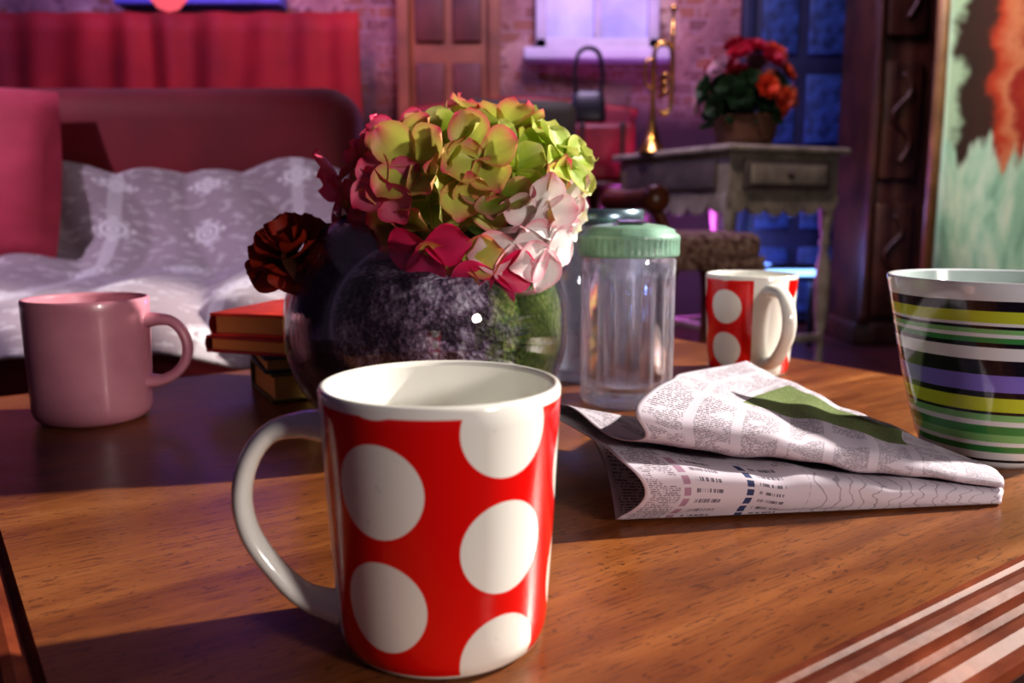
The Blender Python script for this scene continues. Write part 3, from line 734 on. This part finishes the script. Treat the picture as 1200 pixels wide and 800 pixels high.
# carved chair with upholstered seat
ch=empty('upholstered_chair',(.50,2.42,0),math.radians(12))
t=NT('tapestry'); t.set(col=t.ramp(t.noise(t.coord(),60,4),[(.35,(.12,.05,.03)),(.55,(.42,.26,.18)),(.7,(.58,.46,.32))]),rough=.8)
box('seat',(0,0,.505),(.28,.34,.075),t.mat,ch,.03,seg=5)
def fr(u,v):
    pts=[(-.14,-.17),(.14,-.17),(.14,.17),(-.14,.17),(-.14,-.17)]
    s=u*4; i=min(int(s),3); f=s-i
    return (pts[i][0]*(1-f)+pts[i+1][0]*f,(pts[i][1]*(1-f)+pts[i+1][1]*f)+.003*math.sin(u*400),.445+.035*v)
grid('fringe',160,1,fr,t.mat,ch,.004)
wd=simple('walnut',(.20,.06,.02),.3,.4,8)
for sx in(-1,1):
    for sy in(-1,1):
        tube('cabriole_leg',[(sx*.11,sy*.14,.46),(sx*.14,sy*.165,.38),(sx*.13,sy*.155,.25),(sx*.11,sy*.14,.12),(sx*.115,sy*.145,.03),(sx*.13,sy*.16,.012)],[.024,.024,.016,.012,.012,.014],wd,ch,12,smoothn=6)
for sy in(-1,1):
    tube('back_post',[(-.12,sy*.15,.48),(-.14,sy*.15,.56),(-.17,sy*.15,.62)],.015,wd,ch,12,smoothn=5)
lathe('scroll',[(.001,-.19),(.03,-.19),(.038,-.17),(.03,-.15),(.026,0),(.03,.15),(.038,.17),(.03,.19),(.001,.19)],20,wd,ch,(-.17,0,.63),rot=(math.radians(90),0,0))
# blue batten stage light
sl=empty('stage_light',(1.22,3.75,.33))
t=NT('blue_led'); t.set(col=(.2,.5,1),emc=(.25,.5,1.0),em=3)
box('housing',(0,.03,0),(.26,.08,.07),bl,sl,.01); box('lens',(0,-.015,0),(.22,.02,.028),t.mat,sl,.005)
for s in(-1,1): box('bracket',(s*.11,.03,-.18),(.02,.04,.30),bl,sl,.003)

# ---------------- lights ----------------
def look(o,tgt):
    d=Vector(tgt)-o.location; o.rotation_euler=d.to_track_quat('-Z','Y').to_euler()
def spot(name,loc,tgt,col,W_,ang_,rad_=.08,blend=.4):
    l=bpy.data.lights.new(name,'SPOT'); l.energy=W_; l.color=col; l.spot_size=math.radians(ang_); l.spot_blend=blend; l.shadow_soft_size=rad_
    o=bpy.data.objects.new(name,l); o.location=loc; link(o); look(o,tgt)
def area(name,loc,tgt,col,W_,size):
    l=bpy.data.lights.new(name,'AREA'); l.energy=W_; l.color=col; l.size=size; l.shape='DISK'
    o=bpy.data.objects.new(name,l); o.location=loc; link(o); look(o,tgt)
spot('key_spotlight',(2.1,1.15,1.80),(0,.5,.47),(1,.93,.84),560,46,.04)
area('front_light',(1.25,-.75,.92),(0,.5,.5),(1,.91,.85),16,.22)
spot('purple_spotlight',(-2.2,.6,2.2),(-1.0,1.6,.5),(.88,.76,1),160,34,.05)
area('wall_wash_purple',(.4,2.9,2.7),(.4,4.5,1.4),(.80,.62,1),46,.8)
area('wall_wash_blue',(-1.6,3.0,2.7),(-1.6,4.5,1.5),(.35,.3,1),36,.8)
spot('curtain_spotlight',(-1.0,2.6,2.6),(-1.2,4.3,.9),(1,.25,.15),60,60,.1)
spot('scenery_spotlight',(1.4,1.6,2.6),(2.1,3.3,1.1),(1,.95,.85),170,32,.1)
spot('desk_spotlight',(.0,1.9,2.5),(.85,3.3,.9),(1,.80,.75),85,30,.1)
def point(name,loc,col,W_):
    l=bpy.data.lights.new(name,'POINT'); l.energy=W_; l.color=col; l.shadow_soft_size=.05
    o=bpy.data.objects.new(name,l); o.location=loc; link(o)
point('magenta_floor_light',(.70,3.80,.50),(.75,.15,1),14)
point('blue_floor_light',(1.15,3.95,.35),(.2,.35,1),10)
w=bpy.data.worlds.new('world'); S.world=w; w.use_nodes=True
bg=w.node_tree.nodes['Background']; bg.inputs[0].default_value=(.36,.24,.42,1); bg.inputs[1].default_value=.12
